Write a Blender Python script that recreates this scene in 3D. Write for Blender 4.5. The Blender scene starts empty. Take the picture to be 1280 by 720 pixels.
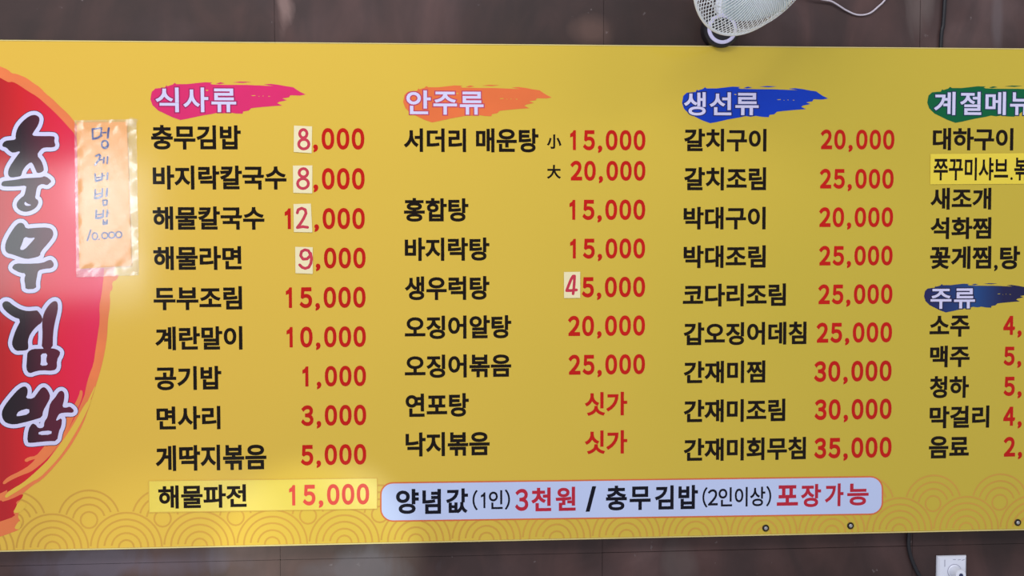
import bpy, bmesh, math, random
import numpy as np
from mathutils import Vector, Matrix
from mathutils.geometry import tessellate_polygon, delaunay_2d_cdt

# ------------------------------------------------------------------ camera
# banner front plane is y = 0, wall is behind it; x right, z up
F = 1774.0
d1 = Vector((20960, -128, F)).normalized()          # world +x in camera coords (x right, y down, z fwd)
d2 = Vector((40, 31140, F)).normalized()            # world -z
d2 = (d2 - d1 * d1.dot(d2)).normalized()
d3 = d1.cross(d2)                                   # world +y
CR = Matrix((Vector(d1), -Vector(d2), Vector(d3)))  # rows placeholder
def cam_to_world(v):                                # v in (right, down, fwd)
    return Vector((v.dot(d1), v.dot(d3), -v.dot(d2)))
DIST = 3.37
CENTER = Vector((0, 0, 1.65))
fwd = cam_to_world(Vector((0, 0, 1)))
CAM = CENTER - fwd * DIST
right = cam_to_world(Vector((1, 0, 0)))
down = cam_to_world(Vector((0, 1, 0)))
S = bpy.context.scene
cam = bpy.data.objects.new('camera', bpy.data.cameras.new('camera'))
S.collection.objects.link(cam)
cam.data.sensor_width = 36
cam.data.lens = F / 1280 * 36
m = Matrix((right, -down, -fwd)).transposed().to_4x4()
m.translation = CAM
cam.matrix_world = m
S.camera = cam
S.view_settings.view_transform = 'Standard'
S.view_settings.look = 'None'
S.view_settings.gamma = 1
S.view_settings.use_curve_mapping = False
S.view_settings.exposure = 0.0

def at(px, py, Y=0.0):
    """point where the line of sight through a photo pixel meets the vertical plane y = Y"""
    d = cam_to_world(Vector((px - 640, py - 360, F)))
    return CAM + d * ((Y - CAM.y) / d.y)

# ------------------------------------------------------------------ light
W = bpy.data.worlds.new('world'); S.world = W; W.use_nodes = True
bg = W.node_tree.nodes['Background']
bg.inputs['Color'].default_value = (0.86, 0.88, 0.97, 1)
bg.inputs['Strength'].default_value = 0.55

def area(name, loc, target, sx, sy, power, col=(1, 1, 1)):
    l = bpy.data.lights.new(name, 'AREA'); l.shape = 'RECTANGLE'
    l.size = sx; l.size_y = sy; l.energy = power; l.color = col
    o = bpy.data.objects.new(name, l); S.collection.objects.link(o)
    o.location = loc
    o.rotation_euler = (Vector(target) - Vector(loc)).to_track_quat('-Z', 'Y').to_euler()
    return o
def mirror_rect(x0, y0, x1, y1, L):
    """room-side rectangle (at distance L from the wall) that the banner mirrors into the given picture area"""
    pts = []
    for p in (at(x0, y0), at(x1, y1)):
        d = p - CAM
        pts.append(Vector((p.x + d.x * L / d.y, -L, p.z + d.z * L / d.y)))
    return pts
# ceiling tube lights, in front of the wall
area('ceiling_lamp', (-0.7, -2.2, 3.9), (0, 0, 1.5), 2.6, 0.5, 56, (0.95, 0.96, 1.0))
area('ceiling_lamp', (2.2, -2.8, 3.9), (0.6, 0, 1.5), 1.6, 0.5, 18, (0.95, 0.96, 1.0))
# unseen window and two small lamps opposite, sized to their reflections
for (x0, y0, x1, y1, rad) in ((-330, 205, 178, 372, 5.0), (106, 212, 150, 262, 34.0), (138, 316, 158, 336, 34.0)):
    a, b = mirror_rect(x0, y0, x1, y1, 4.0)
    w_, h_ = abs(b.x - a.x), abs(b.z - a.z)
    o = area('opposite_light', ((a.x + b.x) / 2, -4.0, (a.z + b.z) / 2), ((a.x + b.x) / 2, 0, (a.z + b.z) / 2), w_, h_, rad * math.pi * w_ * h_, (0.9, 0.97, 1.0))

def spot(loc, tgt, ang, blend, power, col):
    l = bpy.data.lights.new('foot_spot', 'SPOT'); l.spot_size = math.radians(ang); l.spot_blend = blend; l.energy = power; l.color = col; l.shadow_soft_size = 0.03
    o = bpy.data.objects.new('foot_spot', l); S.collection.objects.link(o); o.location = loc
    o.rotation_euler = (Vector(tgt) - Vector(loc)).to_track_quat('-Z', 'Y').to_euler()
# spot lights added to brighten the foot of the banner, source unseen
spot((-0.2, -3.8, 0.75), at(395, 705), 8.2, 0.45, 180, (0.9, 1.0, 0.82))
spot((-0.9, -3.8, 0.75), at(215, 740), 11, 0.8, 110, (0.95, 1.0, 0.95))

# ------------------------------------------------------------------ materials
def lin(c):
    c = c / 255.0
    return c / 12.92 if c <= 0.04045 else ((c + 0.055) / 1.055) ** 2.4
def rgb(r, g, b): return (lin(r), lin(g), lin(b), 1)
def nodes(name):
    m = bpy.data.materials.new(name); m.use_nodes = True
    nt = m.node_tree; return m, nt, nt.nodes['Principled BSDF']
def N(nt, t, **kw):
    n = nt.nodes.new(t)
    for k, v in kw.items():
        if k in n.inputs: n.inputs[k].default_value = v
        else: setattr(n, k, v)
    return n
def mat(name, col, rough=0.4, metal=0.0, var=0.06, scale=6.0, bump=0.0, bscale=200, col2=None, spec=0.5):
    m, nt, p = nodes(name)
    tc = N(nt, 'ShaderNodeTexCoord')
    nz = N(nt, 'ShaderNodeTexNoise', Scale=scale, Detail=4.0)
    nt.links.new(tc.outputs['Object'], nz.inputs['Vector'])
    mx = N(nt, 'ShaderNodeMix', data_type='RGBA')
    mx.inputs[6].default_value = col
    mx.inputs[7].default_value = col2 or tuple(max(0, c * (1 - var * 3)) for c in col[:3]) + (1,)
    mr = N(nt, 'ShaderNodeMapRange'); mr.inputs[1].default_value = 0.35; mr.inputs[2].default_value = 0.65
    mr.inputs[4].default_value = 1.0 if col2 else 0.6
    nt.links.new(nz.outputs['Fac'], mr.inputs[0]); nt.links.new(mr.outputs[0], mx.inputs[0])
    nt.links.new(mx.outputs[2], p.inputs['Base Color'])
    p.inputs['Roughness'].default_value = rough; p.inputs['Metallic'].default_value = metal
    p.inputs['Specular IOR Level'].default_value = spec
    if bump:
        n2 = N(nt, 'ShaderNodeTexNoise', Scale=bscale, Detail=3.0)
        nt.links.new(tc.outputs['Object'], n2.inputs['Vector'])
        b = N(nt, 'ShaderNodeBump', Strength=bump, Distance=0.001)
        nt.links.new(n2.outputs['Fac'], b.inputs['Height']); nt.links.new(b.outputs[0], p.inputs['Normal'])
    return m
def mat_gradx(name, stops, rough=0.2):
    """ink whose colour runs along x: stops = [(x_metres, colour), ...]"""
    m, nt, p = nodes(name)
    tc = N(nt, 'ShaderNodeTexCoord'); sp = N(nt, 'ShaderNodeSeparateXYZ')
    nt.links.new(tc.outputs['Object'], sp.inputs[0])
    mr = N(nt, 'ShaderNodeMapRange')
    x0, x1 = stops[0][0], stops[-1][0]
    mr.inputs[1].default_value = x0; mr.inputs[2].default_value = x1
    cr = N(nt, 'ShaderNodeValToRGB')
    nt.links.new(sp.outputs[0], mr.inputs[0]); nt.links.new(mr.outputs[0], cr.inputs[0])
    el = cr.color_ramp.elements
    el[0].position = 0; el[0].color = stops[0][1]; el[1].position = 1; el[1].color = stops[-1][1]
    for x, c in stops[1:-1]:
        e = el.new((x - x0) / (x1 - x0)); e.color = c
    nt.links.new(cr.outputs[0], p.inputs['Base Color'])
    p.inputs['Roughness'].default_value = rough
    return m

GLOSS = 0.10
XL = at(0, 300).x
M = {}
# yellow banner vinyl: colour drifts slowly from warm left to greener, darker right
def banner_mat():
    m, nt, p = nodes('banner_vinyl')
    tc = N(nt, 'ShaderNodeTexCoord'); sp = N(nt, 'ShaderNodeSeparateXYZ')
    nt.links.new(tc.outputs['Object'], sp.inputs[0])
    mr = N(nt, 'ShaderNodeMapRange'); mr.inputs[1].default_value = -1.2; mr.inputs[2].default_value = 1.25
    nz = N(nt, 'ShaderNodeTexNoise', Scale=1.6, Detail=2.0)
    nt.links.new(tc.outputs['Object'], nz.inputs['Vector'])
    ad = N(nt, 'ShaderNodeMath', operation='MULTIPLY_ADD'); ad.inputs[1].default_value = 0.35; 
    nt.links.new(sp.outputs[0], mr.inputs[0])
    nt.links.new(nz.outputs['Fac'], ad.inputs[0]); nt.links.new(mr.outputs[0], ad.inputs[2])
    cr = N(nt, 'ShaderNodeValToRGB'); el = cr.color_ramp.elements
    el[0].position = 0.1; el[0].color = rgb(231, 185, 68)
    el[1].position = 1.1; el[1].color = rgb(204, 179, 57)
    e = el.new(0.55); e.color = rgb(222, 186, 66)
    nt.links.new(ad.outputs[0], cr.inputs[0]); nt.links.new(cr.outputs[0], p.inputs['Base Color'])
    p.inputs['Roughness'].default_value = GLOSS
    n2 = N(nt, 'ShaderNodeTexNoise', Scale=3.0, Detail=1.0)
    nt.links.new(tc.outputs['Object'], n2.inputs['Vector'])
    b = N(nt, 'ShaderNodeBump', Strength=0.25, Distance=0.01)
    nt.links.new(n2.outputs['Fac'], b.inputs['Height']); nt.links.new(b.outputs[0], p.inputs['Normal'])
    return m
M['banner'] = banner_mat()
M['edge'] = mat('banner_hem', rgb(226, 206, 130), 0.4)
M['black'] = mat('black_ink', rgb(24, 14, 6), GLOSS, var=0.05, spec=0.2)
M['navy'] = mat('navy_black_ink', rgb(14, 14, 28), GLOSS, var=0.05, spec=0.2)
M['red'] = mat('red_ink', rgb(200, 24, 12), GLOSS, var=0.06, spec=0.25)
M['red2'] = mat('crimson_ink', rgb(190, 20, 50), GLOSS, var=0.08)
M['salmon'] = mat('salmon_ink', rgb(232, 78, 62), GLOSS, var=0.05)
M['white'] = mat('pale_lavender_ink', rgb(216, 211, 243), GLOSS, var=0.03)
M['pill'] = mat('pale_blue_ink', rgb(196, 208, 242), GLOSS, var=0.03, scale=3)
M['wave'] = mat('wave_line_ink', rgb(214, 162, 62), GLOSS, var=0.05)
M['wavefill'] = mat('wave_fill_ink', rgb(210, 176, 68), GLOSS, var=0.03)
M['pill_edge'] = mat('orange_line_ink', rgb(222, 112, 60), GLOSS)
M['magenta'] = mat('magenta_ink', rgb(226, 40, 108), GLOSS, var=0.05)
M['magenta_d'] = mat('dark_magenta_ink', rgb(170, 34, 96), GLOSS)
M['orange'] = mat('orange_ink', rgb(236, 116, 60), GLOSS, var=0.05)
M['orange_d'] = mat('plum_outline_ink', rgb(196, 70, 96), GLOSS)
M['blue'] = mat('blue_ink', rgb(12, 60, 186), GLOSS, var=0.06, spec=0.25)
M['blue_d'] = mat('dark_blue_ink', rgb(20, 36, 110), GLOSS)
M['green'] = mat('green_ink', rgb(4, 98, 58), GLOSS, var=0.05, spec=0.25)
M['green_d'] = mat('dark_green_ink', rgb(10, 50, 74), GLOSS)
h5 = at(1155, 372).x
M['navygrad'] = mat_gradx('navy_gradient_ink', [(h5, rgb(22, 18, 80)), (h5 + .13, rgb(18, 66, 128)), (h5 + .2, rgb(18, 18, 70)), (h5 + .3, rgb(14, 14, 60))], GLOSS)
M['navyout'] = mat('navy_outline_ink', rgb(22, 18, 62), GLOSS)
M['disc'] = mat_gradx('red_disc_ink', [(XL, rgb(186, 24, 30)), (XL + .05, rgb(212, 26, 34)), (XL + .14, rgb(226, 26, 62)), (XL + .27, rgb(232, 28, 88))], GLOSS)  # red runs from darker at the left to crimson at the right
M['disc_edge'] = mat('disc_edge_ink', rgb(242, 128, 72), GLOSS, var=0.06, scale=9)
M['brush'] = mat_gradx('brush_ink', [(XL, rgb(22, 14, 22)), (XL + .05, rgb(40, 16, 28)), (XL + .1, rgb(84, 18, 42)), (XL + .2, rgb(100, 20, 50))], GLOSS)
M['cream'] = mat('cream_paper', rgb(240, 226, 178), 0.5, var=0.02, bump=0.2)
M['ystick'] = mat('yellow_sticker_film', rgb(240, 214, 66), 0.25, var=0.02)
M['pen'] = mat('red_marker', rgb(206, 46, 72), 0.35, var=0.1, scale=120)
M['bluepen'] = mat('blue_marker', rgb(10, 50, 136), 0.3, var=0.15, scale=80)
M['paper'] = mat('orange_paper', rgb(255, 182, 104), 0.7, var=0.03, bump=0.3)
M['dark'] = mat('black_rubber', rgb(24, 22, 28), 0.45)
M['steel'] = mat('screw_steel', rgb(200, 200, 200), 0.3, 0.9)
M['washer'] = mat('dark_washer', rgb(48, 40, 30), 0.4, 0.6)
M['plastic'] = mat('white_plastic', rgb(232, 234, 246), 0.3, var=0.02)
M['plastic_grey'] = mat('grey_print_and_shade', rgb(150, 150, 170), 0.4)
M['plastic_hole'] = mat('navy_recess', rgb(34, 44, 84), 0.4)
M['wire'] = mat('pale_cyan_wire', rgb(250, 253, 255), 0.25, var=0.03)
M['cord'] = mat('pale_cord', rgb(200, 190, 200), 0.4, var=0.02)
def film(name, col, alpha, rough, bump=0.0, bscale=60):
    m, nt, p = nodes(name)
    p.inputs['Base Color'].default_value = col
    p.inputs['Roughness'].default_value = rough
    p.inputs['Alpha'].default_value = alpha
    if bump:
        tc = N(nt, 'ShaderNodeTexCoord')
        n2 = N(nt, 'ShaderNodeTexNoise', Scale=bscale, Detail=4.0)
        nt.links.new(tc.outputs['Object'], n2.inputs['Vector'])
        b = N(nt, 'ShaderNodeBump', Strength=bump, Distance=0.004)
        nt.links.new(n2.outputs['Fac'], b.inputs['Height']); nt.links.new(b.outputs[0], p.inputs['Normal'])
    return m
def sleeve_mat():
    m, nt, p = nodes('laminate_film')
    out = nt.nodes['Material Output']
    tc = N(nt, 'ShaderNodeTexCoord')
    n2 = N(nt, 'ShaderNodeTexNoise', Scale=700.0, Detail=2.0); n3 = N(nt, 'ShaderNodeTexNoise', Scale=45.0, Detail=3.0)
    nt.links.new(tc.outputs['Object'], n2.inputs['Vector']); nt.links.new(tc.outputs['Object'], n3.inputs['Vector'])
    b = N(nt, 'ShaderNodeBump', Strength=0.3, Distance=0.0003); nt.links.new(n2.outputs['Fac'], b.inputs['Height'])
    b2 = N(nt, 'ShaderNodeBump', Strength=0.06, Distance=0.0012); nt.links.new(n3.outputs['Fac'], b2.inputs['Height']); nt.links.new(b2.outputs[0], b.inputs['Normal'])
    g = N(nt, 'ShaderNodeBsdfGlossy', Roughness=0.07); nt.links.new(b.outputs[0], g.inputs['Normal'])
    t = N(nt, 'ShaderNodeBsdfTransparent'); d = N(nt, 'ShaderNodeBsdfDiffuse'); d.inputs[0].default_value = rgb(244, 240, 250)
    m1 = N(nt, 'ShaderNodeMixShader'); m1.inputs[0].default_value = 0.04
    nt.links.new(t.outputs[0], m1.inputs[1]); nt.links.new(d.outputs[0], m1.inputs[2])
    m2 = N(nt, 'ShaderNodeMixShader'); m2.inputs[0].default_value = 0.075
    nt.links.new(m1.outputs[0], m2.inputs[1]); nt.links.new(g.outputs[0], m2.inputs[2])
    nt.links.new(m2.outputs[0], out.inputs['Surface'])
    nt.nodes.remove(p); return m
M['sleeve'] = sleeve_mat()
M['yfilm'] = film('clear_yellow_film', rgb(255, 232, 92), 0.6, 0.2)
M['blade'] = film('pale_blue_blade', rgb(226, 246, 252), 0.42, 0.15)

WYM = 0.024
def wall_mat():
    m, nt, p = nodes('aged_brown_metal')
    tc = N(nt, 'ShaderNodeTexCoord')
    def noise(sc, det, dist=0.0, st=(1, 1, 1)):
        mp = N(nt, 'ShaderNodeMapping'); mp.inputs['Scale'].default_value = st
        nt.links.new(tc.outputs['Object'], mp.inputs[0])
        n = N(nt, 'ShaderNodeTexNoise', Scale=sc, Detail=det, Distortion=dist)
        nt.links.new(mp.outputs[0], n.inputs['Vector']); return n
    n1 = noise(2.3, 6, 0.6); n2 = noise(7, 8, 0.9, (1, 1, .45)); n3 = noise(45, 6)
    cr = N(nt, 'ShaderNodeValToRGB'); el = cr.color_ramp.elements
    el[0].position = 0.3; el[0].color = rgb(38, 27, 23)
    el[1].position = 0.72; el[1].color = rgb(88, 70, 68)
    e = el.new(0.45); e.color = rgb(55, 38, 35)
    e = el.new(0.58); e.color = rgb(68, 50, 48)
    nt.links.new(n1.outputs['Fac'], cr.inputs[0])
    cr2 = N(nt, 'ShaderNodeValToRGB'); el = cr2.color_ramp.elements
    el[0].position = 0.42; el[0].color = (0.5, 0.5, 0.52, 1); el[1].position = 0.68; el[1].color = (0.95, 0.86, 0.84, 1)
    nt.links.new(n2.outputs['Fac'], cr2.inputs[0])
    mx = N(nt, 'ShaderNodeMix', data_type='RGBA', blend_type='OVERLAY'); mx.inputs[0].default_value = 0.8
    nt.links.new(cr.outputs[0], mx.inputs[6]); nt.links.new(cr2.outputs[0], mx.inputs[7])
    sp = N(nt, 'ShaderNodeMapRange'); sp.inputs[1].default_value = 0.70; sp.inputs[2].default_value = 0.76; sp.inputs[4].default_value = 0.5
    nt.links.new(n3.outputs['Fac'], sp.inputs[0])
    mx2 = N(nt, 'ShaderNodeMix', data_type='RGBA'); mx2.inputs[7].default_value = rgb(150, 140, 140)
    nt.links.new(sp.outputs[0], mx2.inputs[0]); nt.links.new(mx.outputs[2], mx2.inputs[6])
    last = mx2.outputs[2]
    # worn and otherwise paler patches on the metal
    for (px, py, rx, ry, c, a) in ((355, 10, 11, 60, rgb(134, 108, 102), .8), (1150, 8, 16, 42, rgb(106, 92, 88), .6), (740, 40, 30, 22, rgb(112, 84, 74), .5),
                                   (430, 712, 95, 24, rgb(104, 98, 106), .5), (858, 706, 36, 34, rgb(104, 90, 86), .45), (150, 705, 190, 24, rgb(96, 86, 100), .6), (1247, 15, 8, 50, rgb(104, 92, 94), .5)):
        q = at(px, py, WYM)
        vs = N(nt, 'ShaderNodeVectorMath', operation='SUBTRACT'); vs.inputs[1].default_value = tuple(q)
        vm = N(nt, 'ShaderNodeVectorMath', operation='MULTIPLY'); vm.inputs[1].default_value = (1 / (rx * .0019), 0, 1 / (ry * .0019))
        vl = N(nt, 'ShaderNodeVectorMath', operation='LENGTH')
        nt.links.new(tc.outputs['Object'], vs.inputs[0]); nt.links.new(vs.outputs[0], vm.inputs[0]); nt.links.new(vm.outputs[0], vl.inputs[0])
        ad = N(nt, 'ShaderNodeMath', operation='MULTIPLY_ADD'); ad.inputs[1].default_value = 3.4; nt.links.new(n2.outputs['Fac'], ad.inputs[0]); nt.links.new(vl.outputs['Value'], ad.inputs[2])
        r_ = N(nt, 'ShaderNodeMapRange'); r_.inputs[1].default_value = 2.1; r_.inputs[2].default_value = 2.8; r_.inputs[3].default_value = a; r_.inputs[4].default_value = 0
        nt.links.new(ad.outputs[0], r_.inputs[0])
        k_ = N(nt, 'ShaderNodeMix', data_type='RGBA'); k_.inputs[7].default_value = c
        nt.links.new(r_.outputs[0], k_.inputs[0]); nt.links.new(last, k_.inputs[6]); last = k_.outputs[2]
    nt.links.new(last, p.inputs['Base Color'])
    p.inputs['Roughness'].default_value = 0.5; p.inputs['Metallic'].default_value = 0.25
    b = N(nt, 'ShaderNodeBump', Strength=0.25, Distance=0.003)
    nt.links.new(n2.outputs['Fac'], b.inputs['Height']); nt.links.new(b.outputs[0], p.inputs['Normal'])
    return m
M['wall'] = wall_mat()
M['wall_gap'] = mat('joint_gap', rgb(30, 22, 22), 0.7)  # dark backing in the joints between the panels

# ------------------------------------------------------------------ helpers
C = S.collection
def link(name, me, m, parent=None, **props):
    o = bpy.data.objects.new(name, me); C.objects.link(o)
    if m is not None and not me.materials: me.materials.append(m)
    if parent is not None: o.parent = parent
    for k, v in props.items(): o[k] = v
    return o
def mesh(name, vf, m, parent=None, smooth=False, **props):
    v, f = vf
    me = bpy.data.meshes.new(name); me.from_pydata([tuple(a) for a in v], [], f); me.update()
    if smooth: me.polygons.foreach_set('use_smooth', [True] * len(me.polygons))
    return link(name, me, m, parent, **props)
def thing(name, label, cat, loc=(0, 0, 0), group=None):
    o = bpy.data.objects.new(name, None); C.objects.link(o); o.empty_display_size = 0.05
    o['label'] = label; o['category'] = cat
    if group: o['group'] = group
    o.location = loc
    return o
def join(*vfs):
    V, Fc = [], []
    for v, f in vfs:
        n = len(V); V += list(v); Fc += [tuple(i + n for i in q) for q in f]
    return V, Fc
def box(x0, x1, y0, y1, z0, z1, bev=0.0):
    bm = bmesh.new(); bmesh.ops.create_cube(bm, size=1)
    for v in bm.verts:
        v.co = Vector(((x0 + x1) / 2 + v.co.x * (x1 - x0), (y0 + y1) / 2 + v.co.y * (y1 - y0), (z0 + z1) / 2 + v.co.z * (z1 - z0)))
    if bev: bmesh.ops.bevel(bm, geom=bm.edges[:], offset=bev, segments=2, affect='EDGES')
    bm.verts.index_update()
    r = ([v.co.copy() for v in bm.verts], [tuple(v.index for v in f.verts) for f in bm.faces]); bm.free(); return r
def tube(pts, r, n=8, closed=False):
    pts = [Vector(p) for p in pts]; V, Fc = [], []
    K = len(pts); u = None
    for i, p in enumerate(pts):
        a = pts[(i - 1) % K] if (closed or i) else p; b = pts[(i + 1) % K] if (closed or i < K - 1) else p
        t = (b - a).normalized()
        if u is None: u = t.orthogonal().normalized()
        u = (u - t * u.dot(t)).normalized(); w = t.cross(u)
        for k in range(n):
            an = 2 * math.pi * k / n
            V.append(p + (u * math.cos(an) + w * math.sin(an)) * r)
    for i in range(K if closed else K - 1):
        j = (i + 1) % K
        for k in range(n): Fc.append((i * n + k, i * n + (k + 1) % n, j * n + (k + 1) % n, j * n + k))
    if not closed:
        Fc.append(tuple(range(n))[::-1]); Fc.append(tuple((K - 1) * n + k for k in range(n)))
    return V, Fc
def lathe(prof, o, ax, n=32):
    """profile [(r, h)] turned round the axis ax through o"""
    ax = Vector(ax).normalized(); u = ax.orthogonal().normalized(); w = ax.cross(u); o = Vector(o)
    V, Fc = [], []
    for r, h in prof:
        for k in range(n):
            a = 2 * math.pi * k / n
            V.append(o + ax * h + (u * math.cos(a) + w * math.sin(a)) * r)
    for i in range(len(prof) - 1):
        for k in range(n): Fc.append((i * n + k, i * n + (k + 1) % n, (i + 1) * n + (k + 1) % n, (i + 1) * n + k))
    Fc.append(tuple(range(n))[::-1]); Fc.append(tuple((len(prof) - 1) * n + k for k in range(n)))
    return V, Fc
def union2(P, Fc, eps=1e-5):
    """flatten overlapping 2-D faces into one sheet without overlaps"""
    fs = []
    for f in Fc:
        a = sum(P[f[i]][0] * P[f[(i + 1) % len(f)]][1] - P[f[(i + 1) % len(f)]][0] * P[f[i]][1] for i in range(len(f)))
        if abs(a) < 1e-12: continue
        fs.append(tuple(f) if a > 0 else tuple(reversed(f)))
    r = delaunay_2d_cdt([Vector((p[0], p[1])) for p in P], [], fs, 0, eps)
    return [tuple(v) for v in r[0]], [tuple(f) for f, o in zip(r[2], r[5]) if len(o)]
def embolden(v, f, r):
    """grow a filled 2-D shape outwards by r with mitred corners"""
    v = [np.array(q) for q in v]; F_ = []
    for q in f:
        a = sum(v[q[i]][0] * v[q[(i + 1) % len(q)]][1] - v[q[(i + 1) % len(q)]][0] * v[q[i]][1] for i in range(len(q)))
        F_.append(q if a > 0 else q[::-1])
    es = set()
    for q in F_:
        for i in range(len(q)): es.add((q[i], q[(i + 1) % len(q)]))
    bd = [(a, b) for a, b in es if (b, a) not in es]
    P = [tuple(q) for q in v]; G = list(F_); nrm = {}
    for a, b in bd:
        d = v[b] - v[a]; L = math.hypot(*d)
        if L < 1e-9: continue
        n = np.array([d[1], -d[0]]) / L; nrm[(a, b)] = n
        k = len(P); P += [tuple(v[a] + n * r), tuple(v[b] + n * r)]; G.append((a, k, k + 1, b))
    nxt = {a: (a, b) for a, b in nrm}
    for (a, b), n in nrm.items():
        e = nxt.get(b)
        if e is None: continue
        m_ = nrm[e]
        if n[0] * m_[1] - n[1] * m_[0] > 1e-4:
            h = n + m_; h = h / math.hypot(*h); c = max(0.55, float(h @ n))
            k = len(P); P += [tuple(v[b] + n * r), tuple(v[b] + h * r / c), tuple(v[b] + m_ * r)]; G.append((b, k, k + 1, k + 2))
    return P, G
def flat(vf):
    """the same for printed shapes lying in a y = const plane"""
    V, Fc = vf; y = V[0].y
    P, G = union2([(v.x * 100, v.z * 100) for v in V], Fc, 1e-4)
    out = []
    for f in G:
        a, b, c = (P[i] for i in f[:3])
        out.append(f if (b[0] - a[0]) * (c[1] - a[1]) - (b[1] - a[1]) * (c[0] - a[0]) > 0 else f[::-1])
    return [Vector((p[0] / 100, y, p[1] / 100)) for p in P], out
def flat_(*a): return flat(join(*a))
def chaikin(p, it=1):
    for _ in range(it):
        q = []
        for i in range(len(p)):
            a, b = p[i], p[(i + 1) % len(p)]
            q.append((a[0] * .75 + b[0] * .25, a[1] * .75 + b[1] * .25)); q.append((a[0] * .25 + b[0] * .75, a[1] * .25 + b[1] * .75))
        p = q
    return p
LAY = 0.00012
def on(px, py, k, Y=0.0):
    p = at(px, py, Y); return Vector((p.x, Y - k * LAY, p.z))
def poly(pts, k, holes=(), smooth=1, Y=0.0):
    """flat printed shape in layer k"""
    loops = [chaikin(list(l), smooth) for l in [pts, *holes]]
    L3 = [[Vector((x, -y, 0)) for x, y in l] for l in loops]
    tris = tessellate_polygon(L3)
    V = [on(x, y, k, Y) for l in loops for x, y in l]
    out = []
    for t in tris:
        a, b, c = (V[i] for i in t)
        out.append(tuple(t) if (b - a).cross(c - a).y < 0 else tuple(reversed(t)))
    return V, out
def stroke(pts, r, k, closed=False, Y=0.0, n=10, r2=None):
    """flat pen stroke with round ends, radius in photo pixels"""
    s = (at(641, 300) - at(640, 300)).x
    P = [on(x, y, k, Y) for x, y in pts]; V, Fc = [], []
    rr = [r * s if r2 is None else (r + (r2 - r) * i / max(1, len(P) - 1)) * s for i in range(len(P))]
    for p, q in zip(P, rr):
        b = len(V)
        V += [p + Vector((math.cos(2 * math.pi * i / n) * q, 0, math.sin(2 * math.pi * i / n) * q)) for i in range(n)]
        Fc.append(tuple(range(b, b + n)))
    idx = range(len(P)) if closed else range(len(P) - 1)
    for i in idx:
        j = (i + 1) % len(P); a, b_ = P[i], P[j]; d = (b_ - a)
        if d.length < 1e-9: continue
        d.normalize(); nn = Vector((-d.z, 0, d.x)); b = len(V)
        V += [a + nn * rr[i], a - nn * rr[i], b_ - nn * rr[j], b_ + nn * rr[j]]
        Fc.append((b, b + 1, b + 2, b + 3))
    return V, Fc
def ell(cx, cy, rx, ry, n=16, a0=0, a1=360):
    return [(cx + rx * math.cos(math.radians(a0 + (a1 - a0) * i / n)), cy + ry * math.sin(math.radians(a0 + (a1 - a0) * i / n))) for i in range(n + (a1 - a0 < 360))]

# ------------------------------------------------------------------ lettering (Blender's own built-in font)
_g = {}
def glyph(ch, off):
    if ch in '0123456789()': ch = chr(ord(ch) + 0xFEE0)
    key = (ch, off)
    if key not in _g and ch == chr(0xFF11):          # a 1 without a foot
        v = [(.375, .733), (.315, .733), (.275, .665), (.155, .60), (.155, .53), (.30, .57), (.30, 0), (.375, 0)]
        f = [t if (v[t[1]][0]-v[t[0]][0])*(v[t[2]][1]-v[t[0]][1])-(v[t[1]][1]-v[t[0]][1])*(v[t[2]][0]-v[t[0]][0]) > 0 else t[::-1]
             for t in (tuple(t) for t in tessellate_polygon([[Vector((a, b, 0)) for a, b in v]]))]
        if off:
            v, f = embolden([np.array(q) for q in v], f, off)
            v, f = union2([(q[0] * 10, q[1] * 10) for q in v], f, 1e-4); v = np.array(v) / 10
        _g[key] = (np.array(v), f)
    if key not in _g:
        c = bpy.data.curves.new('t', 'FONT'); c.body = ch; c.size = 1; c.resolution_u = 5
        o = bpy.data.objects.new('t', c); C.objects.link(o)
        dg = bpy.context.evaluated_depsgraph_get(); dg.update()
        me = bpy.data.meshes.new_from_object(o.evaluated_get(dg))
        v = np.array([x.co[:2] for x in me.vertices]) if len(me.vertices) else np.zeros((0, 2))
        f = [tuple(p.vertices) for p in me.polygons]
        if off and f:
            v, f = embolden(v, f, off)
            v, f = union2([(q[0] * 10, q[1] * 10) for q in v], f, 1e-4); v = np.array(v) / 10
        bpy.data.objects.remove(o); bpy.data.meshes.remove(me); bpy.data.curves.remove(c)
        _g[key] = (v, f)
    return _g[key]
def adv(ch):
    if ch == ' ': return 0.42
    if ord(ch) > 0x2000: return 0.92
    if ch in '0123456789()':
        return 0.36 if ch in '()' else 0.54
    v, f = glyph(ch, 0.0)
    return v[:, 0].max() + 0.08
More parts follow.
